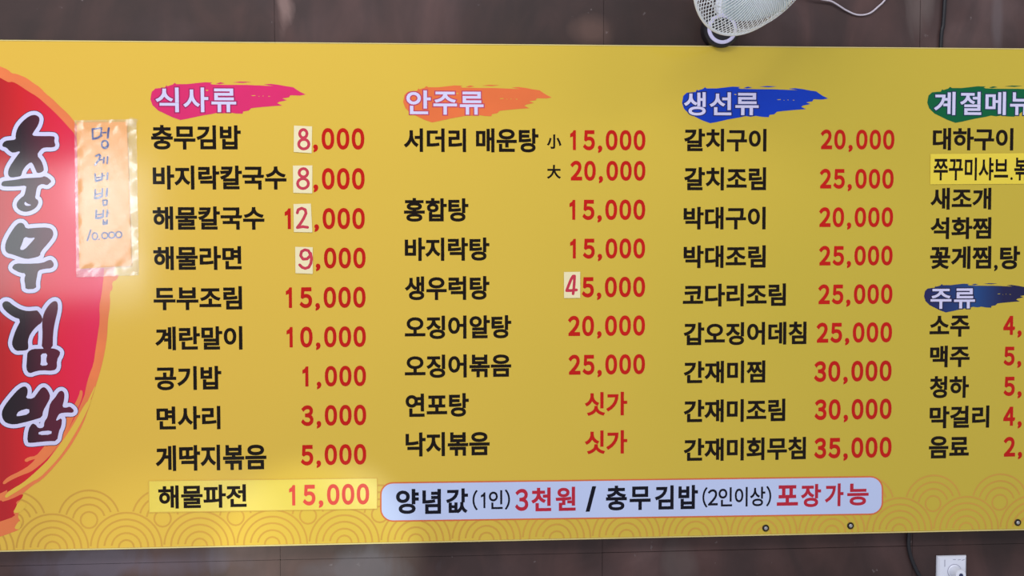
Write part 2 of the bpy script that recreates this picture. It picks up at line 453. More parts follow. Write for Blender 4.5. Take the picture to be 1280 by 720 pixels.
def text(s, x0, x1, y0, y1, k, off=0.03, ref=None, Y=0.0):
    """lay s out and fit its ink into the given box of the banner (photo pixels -> banner plane);
    ref = offset whose ink box is fitted (so an outline copy keeps the letters' place)"""
    def lay(o_):
        x = 0; V, Fc = [], []
        for ch in s:
            if ch != ' ':
                v, f = glyph(ch, o_); n = len(V)
                if ch in '0123456789()':
                    v = v - np.array([[(glyph(ch, 0.0)[0][:, 0].max() + glyph(ch, 0.0)[0][:, 0].min()) / 2 - adv(ch) / 2, 0]])
                V += [(a + x, b) for a, b in v]; Fc += [tuple(i + n for i in q) for q in f]
            x += adv(ch)
        return np.array(V), Fc
    V, Fc = lay(off); R = V if ref is None else lay(ref)[0]
    mn, mx = R.min(0), R.max(0)
    ym, xm = (y0 + y1) / 2, (x0 + x1) / 2
    a, b, t, u = at(x0, ym, Y), at(x1, ym, Y), at(xm, y0, Y), at(xm, y1, Y)
    sx = (b.x - a.x) / (mx[0] - mn[0]); sz = (t.z - u.z) / (mx[1] - mn[1])
    P = [Vector((a.x + (q[0] - mn[0]) * sx, Y - k * LAY, u.z + (q[1] - mn[1]) * sz)) for q in V]
    if Fc:
        f = Fc[0]
        if (P[f[1]] - P[f[0]]).cross(P[f[2]] - P[f[0]]).y > 0: Fc = [q[::-1] for q in Fc]
    return P, Fc
def price(s, xr, y0, y1, k, off=0.04, Y=0.0, skip=0, left=False):
    """digits in even cells, right edge of the last digit at xr (or left edge of the first if left)"""
    v0 = glyph('0', off)[0]; mn, mx = v0.min(0), v0.max(0)
    xm = xr - 50 if not left else xr + 10
    t, u = at(xm, y0, Y), at(xm, y1, Y); H = t.z - u.z
    sz = H / (mx[1] - mn[1]); w0 = H * 0.585; sx = w0 / (mx[0] - mn[0]); p = H * 0.695; c = p * 0.62
    xs, x = [], 0
    for ch in s: xs.append(x); x += c if ch == ',' else p
    base = at(xr, (y0 + y1) / 2, Y).x - ((xs[-1] + w0) if not left else 0)
    V, Fc = [], []
    for i, ch in enumerate(s):
        if i < skip: continue
        v, f = glyph(ch, 0.05 if ch == ',' else off); n = len(V)
        m0, m1 = v[:, 0].min(), v[:, 0].max()
        syc = 0.85 if ch == ',' else 1
        if ch == ',': ox = base + xs[i] + 0.06 * p - m0 * sx
        elif ch == '1': ox = base + xs[i] + w0 * 0.34 - (m0 + m1) / 2 * sx
        else: ox = base + xs[i] + w0 / 2 - (m0 + m1) / 2 * sx
        V += [Vector((ox + a * sx, Y - k * LAY, u.z + (b * syc - mn[1]) * sz)) for a, b in v]
        Fc += [tuple(j + n for j in q) for q in f]
    f = Fc[0]
    if (V[f[1]] - V[f[0]]).cross(V[f[2]] - V[f[0]]).y > 0: Fc = [q[::-1] for q in Fc]
    return V, Fc

# ------------------------------------------------------------------ the setting: wall of aged metal panels
WY = 0.024                                   # wall surface behind the banner front
wall = mesh('wall_back', box(-2.6, 3.2, WY + 0.006, WY + 0.12, 0, 3.2), M['wall_gap'], kind='structure')
seamx = [at(343, 20, WY).x + i * 0.775 for i in range(-3, 6)]
zj = at(620, 694, WY).z
seamz = [0.0, zj, at(620, 694, WY).z + 1.52, 3.2]
pm = {}
for i in range(len(seamx) - 1):
    for j in range(3):
        x0, x1 = max(seamx[i], -2.6), min(seamx[i + 1], 3.2)
        g = 0.0003
        yo = ((i * 7 + j * 3) % 4) * 0.0004
        mesh('wall_panel', box(x0 + g, x1 - g, WY + yo, WY + 0.0065, seamz[j] + g, seamz[j + 1] - g, 0.0006), M['wall'], wall)

# ------------------------------------------------------------------ banner
bx0 = -1.62; bx1 = 1.85
zt = at(640, 56).z; zb = at(640, 675).z
banner = thing('menu_banner', 'wide yellow menu banner with black dish names and red prices on the brown wall', 'banner', (0, 0, zb))
BL = []
def bp(name, vf, m, parent=None, **props):
    o = mesh(name, vf, m, None, **props)
    if parent is None:
        o.parent = banner; o.location = (0, 0, -zb)
    else: o.parent = parent
    return o
bp('banner_sheet', box(bx0, bx1, 0.0, 0.010, zb, zt, 0.0012), M['banner'])
bp('hem', join(box(bx0, bx1, -0.0006, 0.011, zb - 0.0022, zb + 0.0006), box(bx0, bx1, -0.0004, 0.011, zt - 0.0006, zt + 0.0016)), M['edge'])

# seigaiha wave rings along the foot of the banner
sc_ = 0.00178
lowc = [(at(65.6 + 0, 686).x + i * (at(249.6, 684).x - at(65.6, 684).x) / 2) for i in range(-4, 30)]
per = lowc[1] - lowc[0]
zl = zb + 0.002; ru = per / 92.0
upc = [x + per / 2 for x in lowc]; zu = at(110, 650).z
V, Fc = [], []; Vf, Ff = [], []
def ring(cx, cz, r, w, hid, k):
    n = max(16, int(r * 700)); prev = None
    for i in range(n + 1):
        a = 2 * math.pi * i / n
        p0 = (cx + math.cos(a) * (r - w), cz + math.sin(a) * (r - w)); p1 = (cx + math.cos(a) * (r + w), cz + math.sin(a) * (r + w))
        ok = p0[1] > zb + .0008 and p1[1] > zb + .0008 and bx0 < p0[0] < bx1 and bx0 < p1[0] < bx1 and not any((p1[0] - c) ** 2 + (p1[1] - z_) ** 2 < R_ * R_ for c, z_, R_ in hid)
        if ok:
            V.append(Vector((p0[0], -k * LAY, p0[1]))); V.append(Vector((p1[0], -k * LAY, p1[1]))); cur = len(V)
            if prev: Fc.append((prev - 2, prev - 1, cur - 1, cur - 2))
            prev = cur
        else: prev = None
for c, u in zip(lowc, upc):
    for r in (44.5, 36, 27.5, 18.5, 9.5): ring(c, zl, r * ru, 1.1 * ru, (), 2)
    hid = [(q, zl, 45.4 * ru) for q in lowc if abs(q - u) < per]
    for r in (38, 29, 20, 10.5): ring(u, zu, r * ru, 1.1 * ru, hid, 2)
Fc = [f[::-1] if (V[f[1]] - V[f[0]]).cross(V[f[2]] - V[f[0]]).y > 0 else f for f in Fc]
bp('wave_pattern', (V, Fc), M['wave'], kind='stuff')

# red brush-painted disc with the big vertical calligraphy
outer = [(-60, 60), (-30, 70), (0, 83), (10, 87), (15, 92), (20, 92), (30, 96), (34, 98), (42, 104), (50, 109), (57, 117), (65, 123), (75, 133), (86, 143), (93, 152),
         (110, 180), (128, 220), (138, 260), (143, 300), (144, 330), (142, 344), (149, 343), (146, 350), (140, 352), (141, 362), (137, 365), (138, 380), (135, 400), (134, 420), (131, 440), (126, 462), (119, 485), (112, 507),
         (104, 530), (93, 550), (86, 561), (76, 574), (62, 590), (52, 600), (40, 607), (31, 615), (22, 622), (26, 627), (34, 632), (24, 638), (22, 646), (26, 652), (19, 660), (26, 661), (14, 666), (0, 671), (-60, 690)]
inner = [(-60, 72), (-30, 84), (0, 97), (7, 101), (11, 103), (16, 102), (25, 107), (35, 114), (47, 121), (57, 130), (66, 138), (75, 147), (85, 158), (94, 168),
         (108, 195), (122, 230), (130, 265), (133, 300), (131, 330), (129, 350), (127, 368), (124, 383), (125, 400), (122, 420), (119, 440), (117, 455), (111, 470), (107, 486),
         (104, 505), (94, 530), (86, 548), (74, 562), (60, 578), (48, 590), (34, 600), (20, 610), (4, 617), (0, 628), (14, 624), (30, 616), (27, 624), (20, 627), (21, 631), (24, 633), (16, 640), (20, 645), (0, 652), (-60, 670)]
edge = bp('disc_edge', flat_(poly(outer, 3, smooth=1)), M['disc_edge'], label='orange brushed rim of the red disc')
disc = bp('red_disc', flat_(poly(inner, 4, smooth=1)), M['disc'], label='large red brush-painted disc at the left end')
A = [(70, 560), (62, 570), (55, 577), (44, 586), (38, 590), (27, 594), (12, 601), (5, 606), (3, 603), (10, 596), (25, 589), (38, 581), (50, 567), (57, 560), (65, 549), (78, 530), (90, 512), (99, 494), (100, 487), (104, 489), (102, 500), (93, 520), (84, 540)]
A2 = [(30, 575), (36, 571), (45, 570), (52, 562), (60, 552), (57, 562), (48, 573), (38, 575), (33, 578)]
A3 = [(108, 488), (111, 490), (104, 508), (95, 528), (84, 546), (74, 560), (66, 570), (58, 578), (66, 566), (78, 549), (90, 529), (100, 508)]
B = [(115, 497), (112, 507), (104, 524), (95, 540), (84, 558), (74, 572), (62, 585), (50, 597), (38, 603), (25, 612), (15, 618), (7, 623), (6, 619), (14, 612), (28, 604), (40, 594), (52, 583), (62, 573), (72, 560), (84, 543), (96, 524), (106, 505)]
B2 = [(120, 480), (117, 491), (110, 507), (103, 522), (98, 533), (101, 521), (108, 505), (115, 490)]
R1 = [(0, 610), (10, 604), (22, 598), (34, 590), (46, 581), (58, 569), (68, 557), (75, 549), (70, 560), (60, 574), (46, 587), (32, 598), (16, 608), (0, 616)]
n1 = [(27, 625), (34, 631), (30, 636), (24, 641), (16, 641), (20, 634), (22, 629)]
n2 = [(25, 650), (27, 656), (24, 662), (18, 661), (20, 656)]
bp('disc_streak', flat_(poly(A, 5), poly(A2, 5), poly(A3, 5), poly([(0, 617), (12, 611), (0, 628), (-20, 634), (-20, 624)], 5)), M['disc_edge'], label='orange bristle streak across the foot of the disc')
bp('disc_streak', flat_(poly(B, 6), poly(B2, 6), poly(n1, 6), poly(n2, 6)), M['banner'], label='yellow bristle streak across the foot of the disc')

CAL = {
 'upper': [
  ([(20,174.4),(19.4,169),(22,160),(28,152),(36.7,145),(42.8,143.3),(47.8,145),(50,149),(47.8,156.7),(43.3,163.3),(39.5,169.5),(50,170.2),(66.7,170),(68.7,171.7),(67.8,176.7),(69.8,182),(66.7,184.4),(55.5,184.2),(51,186.7),(46,194),(52,201),(55,210),(54.5,214.5),(46.7,217),(44.5,212),(41.7,205.5),(38.9,202.5),(33,206.7),(28.3,213.3),(26.7,220),(22,221),(15.5,222),(11.7,221),(9.8,216.7),(11.5,209.5),(20,196.7),(26.7,188.3),(16.7,191.3),(12.2,189),(8.3,184.4),(3.3,183.3),(3,180),(6.7,176),(13.3,175.3)], []),
  ([(1.7,230),(3.3,226.7),(8.9,225.8),(20,224.7),(28.9,222.8),(42,222.2),(52,221.7),(55.5,220),(60,222),(65,226.7),(61,230),(59,231.7),(53.3,229.8),(48.3,231.7),(46,235.5),(45,242),(43.9,247.8),(47.8,250),(48.3,254.4),(44.4,260.5),(37.8,263.9),(31,265),(24.4,262.8),(20.5,257.8),(21.7,252),(26.7,247),(30.5,244.4),(32.2,237.8),(33.3,231.7),(22,233),(6.7,233.3),(2.2,232.2)],
   [[(31.7,251.7),(34,254.4),(40,256.4),(35.5,257.4),(31.7,256.9),(30.3,254.4)]])],
 'second': [
  ([(20.8,280.4),(25.7,278),(29.9,279.7),(32.6,286),(44.4,284.6),(61,284.2),(66.4,288),(67,295),(61,303.3),(50.7,315),(50.3,320),(41.7,322.5),(33.3,323.9),(25,321.4),(16.7,318.3),(9,316.5),(6.3,311.7),(7,303.3),(12.5,292.2)],
   [[(30.6,295.7),(37.5,297.8),(44.8,296.6),(38.9,303.3),(30.6,312.4),(24.5,312.2),(27.8,304.7)]]),
  ([(15,333.9),(19.4,329),(33.3,329.7),(52.8,329),(61,324.9),(64.6,324.9),(68,330.4),(65.3,335.3),(55.5,336),(47.9,338),(46.5,345),(45,353.3),(45.5,361),(32,361.7),(31.7,356),(30.3,349),(32.6,342),(25,340.8),(16.7,336.7)], [])],
 'third': [
  ([(2.3,381),(5.3,376.5),(10.7,376.5),(16.8,381.8),(26,387),(35,389),(44.3,388),(47.3,388),(53.4,397),(52.7,403),(45.8,407.7),(38,417),(34.8,426),(35.9,433.7),(34.4,437.5),(27.5,438.3),(19.8,438.6),(15.3,432),(15.3,426),(19.8,412.3),(26.7,399.4),(16.8,396.3),(6,388)], []),
  ([(53.6,395.5),(57.3,386.4),(64,378),(69.5,375.7),(72.5,378.7),(72.5,388),(68.7,403),(66.4,417),(66,437),(52,437),(53.4,418.4),(52.7,404.7)], []),
  ([(34.4,439.8),(41.2,436),(52,436),(65.6,435),(73.3,437.5),(76,441.3),(71,450.5),(71.5,459.7),(67.2,463.5),(52,462.7),(44.3,464.2),(36.6,467),(32.8,461.2),(33.9,447.4)],
   [[(51,442),(59.8,441.6),(57.4,450.5),(60.6,456.6),(50.2,457.2),(51.5,450.5)]])],
 'lowest': [
  ([(2,515.8),(5.5,507.5),(15.3,495),(23.6,486),(30.6,482.2),(34.7,485.3),(34.7,492.2),(32.2,497.8),(41.7,498.5),(47.2,490.8),(52,484.6),(56.2,483.6),(61,489.4),(63.2,496.4),(58.3,506),(54.2,513),(52.8,521.4),(44.4,524.2),(32,527.6),(18,530.8),(8.3,529),(3.5,524)],
   [[(20.4,519),(23.6,513.7),(36.6,510),(37,517.4),(22.2,520.5)]]),
  ([(63.2,503.3),(69.4,496.4),(73.6,489.4),(77.8,488),(80.8,491.5),(80.5,499.2),(77.8,508.9),(83.3,509.6),(87.5,507.8),(93,513),(91,516),(83.3,515.5),(75,516.5),(72.2,520),(69.4,527),(77.8,521.7),(77,532.5),(73.6,539.4),(71.5,551.3),(61,551.3),(47.2,552.6),(39.6,553.6),(34,553),(35.4,536.7),(40.3,529),(44.4,530.4),(48,535.3),(54.9,534.6),(55.5,527),(59.7,521.4),(61,511.7)],
   [[(48.4,539.2),(65,537.8),(64.2,543.2),(48.4,543.8)]])],
}
for nm, blobs in CAL.items():
    ou = []
    for out, holes in blobs:
        ch = chaikin(out, 1)
        ou.append(poly(out, 8, smooth=1)); ou.append(stroke(ch, 4.9, 8, closed=True))
    rim = []
    for out, holes in blobs: rim.append(stroke(chaikin(out, 1), 5.6, 7, closed=True))
    c = bp('calligraphy_letter', flat_(*[poly(o_, 9, h_, smooth=1) for o_, h_ in blobs]), M['brush'], label='%s large black brush letter on the red disc' % nm)
    bp('letter_outline', flat(join(*ou)), M['white'], c, label='pale lavender outline')
    bp('letter_shadow_line', flat(join(*rim)), M['navyout'], c)

# section headings on brush strokes
ST = [(75,235),(80,205),(85,180),(112,155),(165,150),(178,150),(190,130),(196,138),(235,126),(250,112),(262,122),(340,122),(400,115),(460,108),(520,110),(505,118),(520,125),(640,128),(760,128),(900,134),(960,136),(890,124),(940,120),(1000,128),(1050,138),(1100,145),(1120,160),(1150,180),(1190,200),(1150,208),(1080,206),(1070,222),(1022,230),(1056,243),(1000,255),(985,265),(1022,283),(960,287),(850,297),(800,303),(780,322),(742,328),(738,345),(690,343),(640,335),(600,342),(560,336),(520,346),(440,360),(340,383),(290,392),(230,370),(130,320),(90,280)]
FL = [[(665, 109), (720, 103), (800, 106), (740, 113)], [(545, 118), (580, 108), (610, 116), (570, 122)]]
GAP = [[(470, 168), (480, 164), (494, 168), (484, 174)], [(800, 207), (826, 205), (832, 210), (806, 212)], [(848, 212), (858, 212), (856, 218)], [(880, 208), (890, 210), (884, 216)], [(918, 210), (936, 212), (928, 218)]]
def brush_stroke(x0, x1, y0, y1, m, k):
    f = lambda l: [(x0 + (a - 75) / 1115.0 * (x1 - x0), y0 + (b - 103) / 289.0 * (y1 - y0)) for a, b in l]
    return join(poly(f(ST), k, [f(g) for g in GAP], smooth=0), *[poly(f(l), k, smooth=0) for l in FL])
heads = [
 ((('식', 194.3, 223.5, 109.4, 140.2), ('사', 229, 260.4, 109.4, 140.2), ('류', 264.3, 295.2, 110.7, 140.2)), (188, 382, 102, 150), 'magenta', 'magenta_d', 'magenta'),
 ((('안', 508, 538.4, 113, 142.7), ('주', 541.7, 571.2, 114.6, 143.3), ('류', 574.8, 604.4, 114.6, 143.3)), (504, 689.5, 106, 153), 'orange', 'orange_d', 'orange'),
 ((('생', 854.8, 882.2, 115.2, 144.3), ('선', 886.8, 914.2, 115.4, 144), ('류', 919.2, 948.3, 116.2, 144)), (852.5, 1035, 107.5, 154), 'blue', 'blue_d', 'blue'),
 ((('계', 1167.4, 1194.2, 114.8, 143.8), ('절', 1200, 1226.6, 114.8, 143.6), ('메', 1231.7, 1257.3, 114.8, 143.8), ('뉴', 1262.5, 1289.5, 115.5, 143.8)), (1159, 1342, 107, 153.5), 'green', 'green_d', 'green'),
 ((('주', 1163, 1189.2, 361, 386), ('류', 1192.5, 1218.7, 360.5, 385.5)), (1155, 1296, 354, 390.5), 'navygrad', 'navyout', 'navy'),
]
for ls, st, m, mo, nm in heads:
    b = bp('brush_stroke', brush_stroke(*st, M[m], 3), M[m], label='%s brush stroke behind a section heading' % nm)
    bp('heading_outline', flat_(*[text(s, x0, x1, y0, y1, 4, off=0.062, ref=0.02) for s, x0, x1, y0, y1 in ls]), M[mo], b)
    bp('heading_lettering', join(*[text(s, x0, x1, y0, y1, 5, off=0.02) for s, x0, x1, y0, y1 in ls]), M['white'], b, label='pale bold heading letters')

# dish names
names = [
 ('충무김밥', 189, 301, 156.4, 187), ('바지락칼국수', 191, 358, 207, 237), ('해물칼국수', 191, 330.5, 258, 287.3), ('해물라면', 191.7, 302, 307.8, 337.5),
 ('두부조림', 192, 302.5, 358, 387.5), ('계란말이', 194, 303, 408, 437.5), ('공기밥', 193.6, 276.7, 457.7, 487.5), ('면사리', 195.7, 275.5, 507.8, 537), ('게딱지볶음', 194.5, 333, 556, 588),
 ('서더리', 504.7, 582.5, 160.5, 190), ('매운탕', 595, 673, 160.5, 190.5), ('小', 683.6, 701.7, 168, 186), ('大', 683.6, 701.2, 206, 223.5),
 ('홍합탕', 505, 585.5, 247.5, 277), ('바지락탕', 506, 611.7, 297, 326), ('생우럭탕', 506, 611.7, 345.3, 375), ('오징어알탕', 506, 639, 394.4, 423.5), ('오징어볶음', 506, 639, 443, 472), ('연포탕', 507, 586, 491.7, 521.2), ('낙지볶음', 507, 612, 540, 570),
 ('갈치구이', 855, 958, 161, 189.3), ('갈치조림', 855, 957.5, 209, 238), ('박대구이', 854.5, 957, 258.5, 286.8), ('박대조림', 854.5, 957, 306.7, 335), ('코다리조림', 853.6, 982.3, 354.5, 383), ('갑오징어데침', 854.5, 1008, 402.5, 431.2),
 ('간재미찜', 854.6, 956.5, 451, 479), ('간재미조림', 854.6, 981.5, 499, 527.5), ('간재미회무침', 854.6, 1007.3, 547, 575.5),
 ('대하구이', 1166, 1266.6, 160, 188), ('새조개', 1163, 1239, 234.7, 262), ('석화찜', 1163, 1239, 271.5, 298.8), ('꽃게찜', 1162.5, 1239, 307.7, 336.2), (',', 1242.5, 1247, 331, 339), ('탕', 1250, 1275, 307.5, 336.6),
 ('소주', 1162, 1212, 394.5, 421), ('맥주', 1162.5, 1212, 432, 459), ('청하', 1162, 1211, 470, 497.5), ('막걸리', 1162, 1236.5, 507.3, 535), ('음료', 1161, 1211, 545, 572.7)]
for s, x0, x1, y0, y1 in names:
    bp('dish_name', text(s, x0, x1, y0, y1, 3, off=0.028 if s in '小大' else 0.030), M['black'])
prices = [
 (',000', 455.4, 160, 187), (',000', 455.8, 210, 237), ('12,000', 456, 260, 286.6), (',000', 457, 309.5, 335.7), ('15,000', 457, 358.6, 385), ('10,000', 457.3, 408, 434.2), ('1,000', 457.5, 457.4, 483.2), ('3,000', 457.7, 506.3, 532.2), ('5,000', 457.8, 555.5, 581.5),
 ('15,000', 806.7, 162.5, 188), ('20,000', 806.7, 201, 226), ('15,000', 806.5, 249.4, 275), ('15,000', 806.3, 298, 323.3), ('5,000', 806.3, 346, 371.7), ('20,000', 806.2, 394.5, 420), ('25,000', 806.2, 443, 468.3),
 ('20,000', 1118, 162, 187), ('25,000', 1117, 211, 236), ('20,000', 1116.3, 259, 284), ('25,000', 1115.7, 307.2, 332), ('25,000', 1115.5, 355.3, 380.3), ('25,000', 1115, 403, 428.4), ('30,000', 1114.4, 451, 477), ('30,000', 1114.4, 498.7, 524.5), ('35,000', 1114.4, 546.7, 572.6)]
for s, xr, y0, y1 in prices:
    bp('price', price(s, xr, y0, y1, 3), M['red'])
for s, y0, y1 in (('4,000', 394.5, 419), ('5,000', 433, 457), ('5,000', 470.6, 495), ('4,000', 508, 532.5), ('2,000', 546, 571)):
    bp('price', price(s, 1254.5, y0, y1, 3, left=True), M['red'])
for y0, y1 in ((490, 519.5), (538, 567.3)):
    bp('price', text('싯가', 731, 784, y0, y1, 3, off=0.028), M['red'], label='red lettering in place of a price')

# rounded notice at the foot
def rrect(x0, x1, yl0, yl1, yr0, yr1, r, n=6):
    def yt(x): return yl0 + (yr0 - yl0) * (x - x0) / (x1 - x0)
    def yb(x): return yl1 + (yr1 - yl1) * (x - x0) / (x1 - x0)
    P = []
    for cx, fy, sg, a0 in ((x1 - r, yt, 1, -90), (x1 - r, yb, -1, 0), (x0 + r, yb, -1, 90), (x0 + r, yt, 1, 180)):
        for i in range(n + 1):
            a = math.radians(a0 + 90 * i / n)
            P.append((cx + r * math.cos(a), fy(cx) + sg * r + r * math.sin(a)))
    return P
nb = bp('notice_panel', poly(rrect(477, 1102, 604.6, 650.6, 596.6, 641.6, 14), 4, smooth=0), M['pill'], label='pale blue rounded notice strip at the foot')
bp('notice_border', poly(rrect(475, 1104, 602.8, 652.4, 594.8, 643.4, 16), 3, smooth=0), M['pill_edge'], nb)
for s, x0, x1, y0, y1, m, off in (
    ('양', 495, 523.5, 611.3, 642.3, 'navy', .03), ('념', 528, 551.2, 611.3, 642.3, 'navy', .03), ('값', 557.5, 585, 610.5, 641.5, 'navy', .026), ('(1인)', 590.6, 637.5, 612, 637.5, 'navy', .016),
    ('3', 643.7, 660.3, 611, 638.6, 'red2', .03), ('천', 664, 689, 609.5, 639, 'red2', .03), ('원', 694.5, 719.5, 608.5, 638.5, 'red2', .028), ('/', 732, 745.2, 607.8, 639.5, 'navy', .03),
    ('충', 757.4, 783.5, 607, 638, 'navy', .03), ('무', 787, 813.3, 608, 637.4, 'navy', .03), ('김', 818.4, 842, 606.7, 636.8, 'navy', .03), ('밥', 848, 872.4, 606.3, 636.3, 'navy', .03),
    ('(2인이상)', 878, 964, 608, 633.8, 'navy', .016), ('포', 971, 997.5, 606.5, 632, 'red2', .03), ('장', 1001, 1026.2, 605, 633.8, 'red2', .03), ('가', 1031, 1054.3, 604.3, 632.8, 'red2', .03), ('능', 1059, 1085.7, 604.3, 631.8, 'red2', .03)):
    bp('notice_lettering', text(s, x0, x1, y0, y1, 5, off=off), M[m], nb)

# ------------------------------------------------------------------ stickers over the banner (each a thing)
def quad_sheet(name, pts, m, y0, th, parent=None, curl=0.0, **p):
    """thin sheet with thickness lying on the banner"""
    P = [at(x, y) for x, y in pts]; n = len(P)
    V = [Vector((q.x, -y0, q.z)) for q in P] + [Vector((q.x, -y0 - th, q.z)) for q in P]
    Fc = [(0, 1, 2, 3), (7, 6, 5, 4)] + [(i, i + 4, (i + 1) % 4 + 4, (i + 1) % 4) for i in range(4)]
    return mesh(name, (V, Fc), m, parent, **p)
def sticker(name, label, pts, m, strokes_k, group, kind='pen'):
    o = quad_sheet(name, pts, M[m], 0.0011, 0.0004, label=label, category='sticker', group=group)
    return o
g1 = 'cream price correction stickers'
zz = lambda l, s, ox, oy: [(a / s + ox, b / s + oy) for a, b in l]
specs = [
 ('cream sticker with a handwritten red 8, topmost of the price stickers', [(367.5, 157), (390.2, 158), (389.6, 191.5), (367.2, 190)],
  [(ell(379.2, 167.2, 4.6, 5.2), True), (ell(379.8, 180.2, 6.4, 6.0), True)]),
 ('cream sticker with a handwritten pinkish 8, second from the top in the first price column', [(366.2, 207), (390.5, 206.8), (390.3, 241.7), (366.6, 241)],
  [(ell(379.3, 216, 5.3, 5.2), True), (ell(378.8, 229.5, 6.8, 6.2), True)]),
 ('cream sticker with a handwritten red 2 covering the second digit of a price', [(366.9, 255), (388.6, 254.5), (390.5, 290.5), (367.4, 290)],
  [(zz([(42, 418), (46, 404), (62, 397), (78, 404), (81, 420), (70, 444), (55, 468), (42, 484), (66, 480), (88, 483)], 3.6, 360, 150), False)]),
 ('cream sticker with a handwritten red 9, lowest in the first price column', [(369, 308.5), (391, 309), (391, 342.3), (369.4, 341.5)],
  [(zz([(100, 603), (92, 588), (76, 584), (61, 592), (57, 610), (68, 626), (86, 625), (99, 612), (102, 600), (106, 625), (103, 645), (94, 662), (78, 668), (64, 663), (53, 652)], 3.6, 360, 150), False)]),
 ('cream sticker with a handwritten red 4 in the second price column', [(704.8, 340), (725.2, 339.6), (725.2, 372.4), (705, 372.6)],
  [(zz([(405, 215), (375, 220), (340, 280), (305, 365), (262, 478), (330, 478), (440, 466)], 14.4, 690, 330), False), (zz([(405, 215), (400, 330), (392, 430), (378, 535)], 14.4, 690, 330), False)]),
]
for lab, pts, sts in specs:
    o = sticker('price_sticker', lab, pts, 'cream', None, g1)
    mesh('handwritten_digit', flat_(*[stroke(a, 1.75, 13.2, closed=c) for a, c in sts]), M['pen'], o)
st = quad_sheet('dish_sticker', [(185.4, 600.4), (472, 597), (472, 636.4), (186, 641)], M['yfilm'], 0.0012, 0.0002, label='long clear yellow sticker across the wave pattern beside the rounded notice', category='sticker')
mesh('film_edge', flat_(stroke([(186, 601), (471.5, 597.6), (471.5, 636), (186.5, 640.3)], .35, 12.4, closed=True)), M['wave'], st)
mesh('dish_name', text('해물파전', 198, 308.3, 606, 635, 12.5, off=0.030), M['black'], st)
mesh('price', price('15,000', 461.5, 605, 631.3, 12.5), M['salmon'], st, label='salmon red price')
st = quad_sheet('dish_sticker', [(1163, 192.5), (1330, 191), (1330, 229.5), (1162.5, 230.5)], M['ystick'], 0.0011, 0.0003, label='bright yellow sticker with narrow black lettering at the right edge', category='sticker')
mesh('dish_name', join(text('쭈꾸미샤브', 1166.8, 1260, 197, 225.6, 13, off=0.024), text('.', 1262.6, 1265.6, 221.5, 225, 13, off=0.02), text('볶음', 1267.5, 1302, 197, 225.6, 13, off=0.024)), M['black'], st)

# ------------------------------------------------------------------ handwritten note in a plastic sleeve
note = thing('laminated_note', 'orange paper note with blue handwriting in a clear plastic sleeve over the red disc', 'note', (at(130, 345).x, -0.001, at(130, 345).z))
def put(o): o.parent = note; o.location = -note.location; return o
YN = -0.0045
def sheet_grid(pts, nx, nz, yf, amp, th=0.0):
    V, Fc = [], []
    for j in range(nz + 1):
        for i in range(nx + 1):
            u, v = i / nx, j / nz
            x = (pts[0][0] * (1 - u) + pts[1][0] * u) * (1 - v) + (pts[3][0] * (1 - u) + pts[2][0] * u) * v
            y = (pts[0][1] * (1 - u) + pts[1][1] * u) * (1 - v) + (pts[3][1] * (1 - u) + pts[2][1] * u) * v
            p = at(x, y)
            V.append(Vector((p.x, yf + amp(u, v), p.z)))
    for j in range(nz):
        for i in range(nx):
            a = j * (nx + 1) + i; Fc.append((a, a + nx + 1, a + nx + 2, a + 1))
    return V, Fc
pp = [(96.5, 153), (159, 152.5), (165, 332), (99.5, 336)]
V0, F0 = sheet_grid(pp, 1, 1, YN, lambda u, v: 0); Vb = [v + Vector((0, 0.0006, 0)) for v in V0]
put(mesh('note_paper', (V0 + Vb, F0 + [(4, 5, 7, 6)] + [(0, 1, 5, 4), (1, 3, 7, 5), (3, 2, 6, 7), (2, 0, 4, 6)]), M['paper']))
random.seed(4)
ph = [random.uniform(0, 6) for _ in range(8)]
def wrinkle(u, v):
    e = min(u, 1 - u, v * 1.5, (1 - v) * 1.2)
    w = 0.0006 * math.sin(23 * u + ph[0] + 5 * v) * math.sin(31 * v + ph[1]) + 0.0004 * math.sin(61 * v + 17 * u + ph[2])
    return w * (0.10 + 1.9 * max(0, 0.12 - e) / 0.12) 
sp = [(93.5, 150.5), (171, 149), (174, 344), (96, 346.5)]
sl = put(mesh('plastic_sleeve', sheet_grid(sp, 26, 60, YN - 0.0018, wrinkle), M['sleeve'], smooth=True, label='clear glossy wrinkled sleeve'))
put(mesh('plastic_sleeve', sheet_grid(sp, 10, 20, YN + 0.0012, lambda u, v: wrinkle(u, v) * 0.4), M['sleeve'], smooth=True))
put(mesh('tape', sheet_grid([(164, 146), (174, 150), (169, 160), (159, 155)], 3, 3, YN - 0.003, lambda u, v: 0.0004 * math.sin(9 * u)), M['sleeve']))
hw = []
def H(l, r=0.85, s=8.0, ox=95, oy=150): hw.append(stroke(zz(l, s, ox, oy), r * 1.15, 0, Y=YN - 0.0003))
